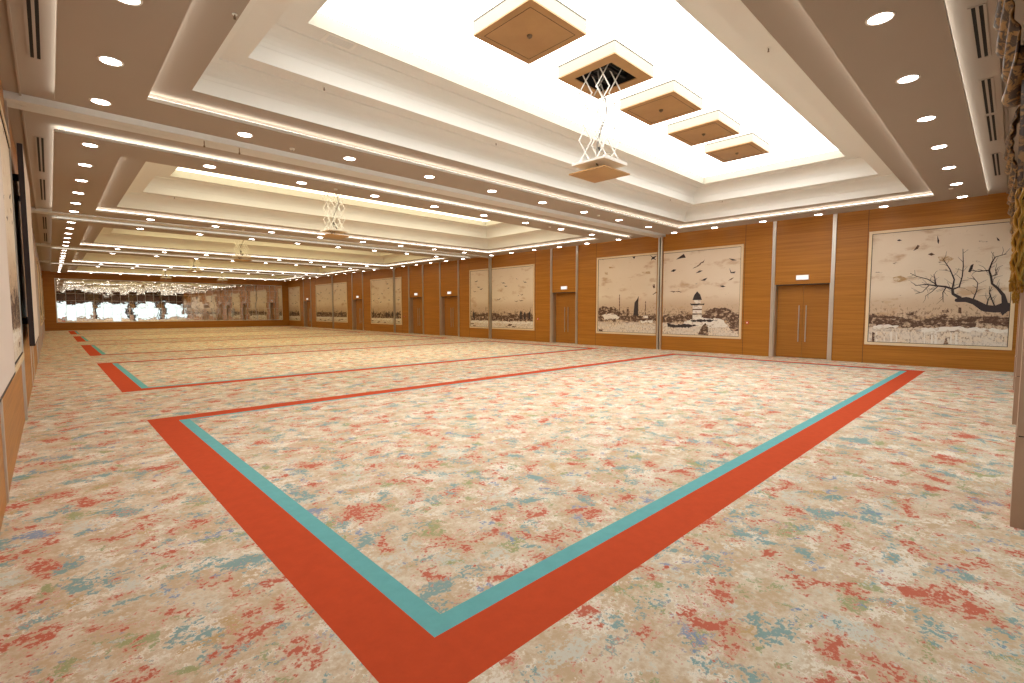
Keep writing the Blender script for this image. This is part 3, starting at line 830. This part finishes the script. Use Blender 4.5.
# ------------------------------------------------------------------ downlights
proto = None
def downlight(x, y, label):
    global proto
    if proto is None:
        r = empty('downlight')
        b = MB(); b.lathe([(0.110, 0.0), (0.110, -0.005), (0.122, -0.009), (0.134, -0.006), (0.136, 0.0)], 28)
        b.build('trim_ring', M['white'], r, True)
        b = MB(); b.disc(0.113, -0.003, 28); b.build('lens', M['spot'], r)
        proto = r
    else: r = copy_tree(proto)
    r.location = (x, y, ZC)
    tag(r, label, 'ceiling light', 'recessed downlights')
DX = [0.71 + 2.005 * i for i in range(10)]
DY = [1.17, 2.95, 4.70, 6.45, 8.20, 9.88]
for k in range(NB):
    for j, y in enumerate(DY):
        for i, x in enumerate(DX):
            if j in (0, 5):
                lab = 'round recessed downlight, %s from the left in the %s cross row of the %s' % (ORD[i], 'near' if j == 0 else 'far', BAYN[k])
            elif i in (0, 9):
                lab = 'round recessed downlight, %s along the %s side of the tray in the %s' % (ORD[j], 'left' if i == 0 else 'right', BAYN[k])
            else: continue
            downlight(x, y + P * k, lab)

# ------------------------------------------------------------------ linear air diffusers in the raised perimeter
def diffuser(p0, p1, label):
    (xa, ya), (xb, yb) = p0, p1
    L = math.hypot(xb - xa, yb - ya)
    r = tag(empty('slot_diffuser', (xa, ya, ZR), math.atan2(yb - ya, xb - xa)), label, 'air vent', 'slot air diffusers')
    b = MB()
    for s in (-1, 0, 1): b.box((0, s*0.062 - 0.014, -0.010), (L, s*0.062 + 0.014, 0))
    for e in (0, L - 0.014): b.box((e, -0.05, -0.0095), (e + 0.014, 0.05, -0.0005))
    b.build('vent_frame', M['ceil'], r)
    for s in (-1, 1):
        MB().box((0.014, s*0.031 - 0.017, -0.004), (L - 0.014, s*0.031 + 0.017, -0.001)).build('air_slot', M['dark'], r)
for i, (a, c) in enumerate([(5.7, 7.25), (7.45, 9.0), (9.85, 11.6), (11.7, 13.5), (14.6, 17.0)]):
    diffuser((a, 0.44), (c, 0.44), 'dark twin slot air diffuser beside the gold drapes, %s from the camera' % ORD[i])
for i, (a, c) in enumerate([(4.6, 6.9), (7.2, 9.1), (13.1, 16.3), (17.2, 20.4), (24.0, 27.6), (29.0, 32.5)]):
    diffuser((0.015, a), (0.015, c), 'dark twin slot air diffuser along the left wall ceiling, %s from the camera' % ORD[i])

# ------------------------------------------------------------------ ceiling boxes under the luminous panels and projector lifts
BOXW = 0.625; ZB = 6.03
def ceiling_box(x, y, opened, label):
    r = tag(empty('ceiling_box', (x, y, ZB)), label, 'ceiling box', 'ceiling boxes under the glowing panels')
    h = ZP - ZB - 0.004; w = BOXW; o = 0.41
    b = MB()
    t = 0.03
    for s in (-1, 1):
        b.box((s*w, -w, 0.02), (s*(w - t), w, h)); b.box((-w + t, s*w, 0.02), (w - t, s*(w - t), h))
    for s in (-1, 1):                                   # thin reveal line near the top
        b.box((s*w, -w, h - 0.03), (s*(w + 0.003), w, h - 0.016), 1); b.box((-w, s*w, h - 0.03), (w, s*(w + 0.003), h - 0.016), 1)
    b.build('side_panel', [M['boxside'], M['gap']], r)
    b = MB()
    if opened:
        for s in (-1, 1):
            b.box((-w, s*w, 0), (w, s*o, 0.02)); b.box((s*w, -o, 0), (s*o, o, 0.02))
    else:
        b.box((-w, -w, 0), (w, w, 0.02))
        e = 0.50
        for s in (-1, 1):
            b.box((-e, s*e - 0.004, -0.002), (e, s*e + 0.004, 0), 1); b.box((s*e - 0.004, -e, -0.002), (s*e + 0.004, e, 0), 1)
    b.build('bottom_panel', [M['boxwood'], M['gap']], r)
    if opened:
        b = MB(); b.box((-w + t, -w + t, h - 0.012), (w - t, w - t, h - 0.002))
        for s in (-1, 1): b.box((s*(o + 0.01), -o, 0.021), (s*(o + 0.02), o, h - 0.012)); b.box((-o, s*(o + 0.01), 0.021), (o, s*(o + 0.02), h - 0.012))
        for y_ in (-0.2, 0.15): b.box((-0.38, y_, 0.06), (0.38, y_ + 0.05, 0.11))
        b.build('dark_interior', M['dark'], r)
    else:
        b = MB(); b.lathe([(0.0, -0.03), (0.035, -0.03), (0.045, 0.0), (0.02, 0.0)], 16, (0.0, 0.0, 0.0))
        b.tube([(0, 0, -0.03), (0, 0, -0.05)], 0.01, 8)
        b.build('sprinkler_head', M['brass'], r)
    return r
BX = [5.60, 7.62, 9.64, 11.68, 13.72]; BY = 5.44
BL = ['closed brown bottomed square box hanging in the glowing ceiling, nearest the camera', 'open square box in the glowing ceiling with the long scissor lift beneath',
      'third brown square box from the camera, just beyond the open one', 'fourth brown square box from the camera in the glowing ceiling', 'farthest brown square box in the nearest glowing ceiling']
for i, x in enumerate(BX): ceiling_box(x, BY, i == 1, BL[i])

def lift(x, y, zplate, bay, label, second=False):
    """scissor lattice lift: four lattices, tray, cable and lid plate"""
    r = tag(empty('projector_lift', (x, y, zplate)), label, 'projector lift', 'scissor projector lifts')
    top = ZB + 0.12 - zplate; bot = 0.20; a = 0.19; hw = 0.115; nlev = 4
    dz = (top - bot) / nlev
    ux, uy = 0.72, -0.69; vx, vy = -uy, ux          # lattices stand diagonally across the opening
    for cx_, cy_ in ((-a, -a), (a, -a), (a, a), (-a, a)):
        b = MB()
        for k in range(nlev):
            z0 = bot + dz * k; z1 = z0 + dz
            for s in (-1, 1):
                p0 = (cx_ - s*hw*ux + s*0.010*vx, cy_ - s*hw*uy + s*0.010*vy, z0); p1 = (cx_ + s*hw*ux + s*0.010*vx, cy_ + s*hw*uy + s*0.010*vy, z1)
                b.tube([p0, p1], 0.0125, 6)
            def pin(dx, z): b.tube([(cx_ + dx*ux - 0.022*vx, cy_ + dx*uy - 0.022*vy, z), (cx_ + dx*ux + 0.022*vx, cy_ + dx*uy + 0.022*vy, z)], 0.014, 6)
            pin(0, (z0 + z1)/2); pin(-hw, z0); pin(hw, z0)
        b.build('scissor_lattice', M['white'], r)
    b = MB()
    b.box((-0.36, -0.34, 0.165), (0.36, 0.34, 0.20))
    b.box((-0.36, -0.36, 0.165), (0.36, -0.34, 0.225)); b.box((-0.36, 0.34, 0.165), (0.36, 0.36, 0.225))
    b.build('lift_tray', M['white'], r)
    MB().box((-0.33, -0.22, top - 0.012), (0.33, -0.18, top + 0.012)).box((-0.33, 0.18, top - 0.012), (0.33, 0.22, top + 0.012)).box((-0.02, -0.18, top - 0.01), (0.02, 0.18, top + 0.01)).build('top_mount', M['black_cable'], r)
    MB().tube([(0, 0, 0.022), (0, 0, 0.166)], 0.022, 12).build('hanger_rod', M['steel'], r)
    MB().box((-0.40, -0.40, 0), (0.40, 0.40, 0.022)).build('lid_plate', M['boxwood'], r)
    b = MB(); pts = []
    for q in range(40):
        t = q / 39; z = top - 0.02 + (0.21 - top) * t
        pts.append((0.05 + 0.10 * math.sin(t * 2 * pi * 1.1 - 0.6), 0.06 * math.cos(t * 2 * pi), z))
    b.tube(pts, 0.015, 8); b.build('cable', M['cable'], r, True)
    MB().tube([(-0.02, 0.0, 0.50), (-0.01, -0.02, 0.42)], 0.022, 10).build('cable_clip', M['black_cable'], r, True)
    MB().tube([(0.02, -0.06, 0.34), (0.06, -0.10, 0.25)], 0.022, 10).build('cable_clip', M['black_cable'], r, True)
    b = MB().tube([(-0.16, -0.05, 0.165), (-0.15, -0.09, 0.10), (-0.07, -0.05, 0.06), (-0.02, -0.01, 0.03)], 0.014, 8)
    b.build('connector', M['black_cable'], r, True)
    return r
lift(7.46, 5.44, 4.25, 0, 'white scissor projector lift lowered from the open ceiling box nearest the camera')
for k, x in ((1, 7.42), (2, 7.40), (3, 7.40), (4, 7.40), (4, 11.7)):
    lab = 'white scissor projector lift lowered in the %s' % BAYN[k] + ({7.4: ', left one', 11.7: ', right one'}[x] if k == 4 else ' of the ceiling')
    ceiling_box(x, BY + P*k, True, 'open square ceiling box that carries the lift in the %s' % BAYN[k] + ({7.4: ', left one', 11.7: ', right one'}[x] if k == 4 else ''))
    lift(x, BY + P*k, 4.36, k, lab)

# ------------------------------------------------------------------ sprinklers, detectors, hatch, track pins
def sprinkler(x, y, z, label):
    r = tag(empty('sprinkler', (x, y, z)), label, 'sprinkler', 'ceiling sprinklers'); r.scale = (0.7, 0.7, 0.8)
    MB().lathe([(0.0, 0.0), (0.04, 0.0), (0.038, -0.008), (0.0, -0.010)], 16).build('rosette', M['white'], r, True)
    b = MB(); b.tube([(0, 0, -0.008), (0, 0, -0.05)], 0.011, 8)
    for s in (-1, 1): b.tube([(s*0.010, 0, -0.03), (s*0.018, 0, -0.045), (s*0.006, 0, -0.065)], 0.004, 6)
    b.build('body', M['brass'], r)
    MB().lathe([(0.0, -0.063), (0.022, -0.065), (0.020, -0.069), (0.0, -0.069)], 12).build('deflector', M['brass'], r)
SPR = [((1.655, 6.24, 5.08), 'small dark sprinkler on the left step of the near ceiling tray'),
       ((3.55, 8.33, 5.55), 'small dark sprinkler on the far step of the near tray, left one'),
       ((7.49, 8.33, 5.55), 'small dark sprinkler on the far step of the near tray, middle one'),
       ((15.5, 8.33, 5.55), 'small dark sprinkler on the far step of the near tray, right one'),
       ((7.70, 2.65, 5.55), 'small dark sprinkler on the near step of the near tray'),
       ((17.02, 7.2, 5.55), 'small dark sprinkler on the right step of the near tray'),
       ((3.2, 8.33 + P, 5.55), 'tiny sprinkler on the far step of the second tray')]
for p, l in SPR: sprinkler(*p, l)
for i, (x, y) in enumerate([(3.61, 10.05), (13.5, 9.86), (5.6, 12.57 + 0.0), (14.0, 12.5), (5.7, 21.4), (17.2, 1.3)]):
    r = tag(empty('smoke_detector', (x, y, ZC)), 'small white round smoke detector, ' + ['left of the far row of the nearest bay', 'right in the far row of the nearest bay', 'left in the near row of the second bay', 'right in the near row of the second bay', 'in the far row of the second bay', 'by the right side row of the nearest bay'][i], 'smoke detector', 'smoke detectors')
    MB().lathe([(0.05, 0.0), (0.05, -0.012), (0.04, -0.03), (0.0, -0.035)], 18).build('housing', M['white'], r, True)
    MB().lathe([(0.012, -0.0335), (0.010, -0.042), (0.0, -0.042)], 10).build('sensor', M['cable'], r, True)
r = tag(empty('ceiling_hatch', (3.55, 7.70, 6.05)), 'square pale vent grille on the upper step of the near ceiling tray', 'air vent')
b = MB()
for s in (-1, 1): b.box((s*0.25, -0.13, -0.012), (s*0.20, 0.13, 0)); b.box((-0.20, s*0.13, -0.012), (0.20, s*0.10, 0))
b.build('vent_frame', M['white'], r)
b = MB()
for q in range(5): b.box((-0.195, -0.085 + q*0.038, -0.008), (0.195, -0.07 + q*0.038, -0.001))
b.build('grille', M['track'], r)
for i, x in enumerate((2.26, 2.86)):
    o = MB().tube([(0, 0, 0), (0, 0, -0.12)], 0.008, 8).tube([(0, 0, -0.10), (0, 0, -0.13)], 0.016, 8).build('track_trolley', M['brass'], loc=(x, 10.80, ZR - 0.10))
    tag(o, 'thin trolley pin hanging from the first partition track, %s one' % ('left' if i == 0 else 'right'), 'track pin', 'track trolley pins')
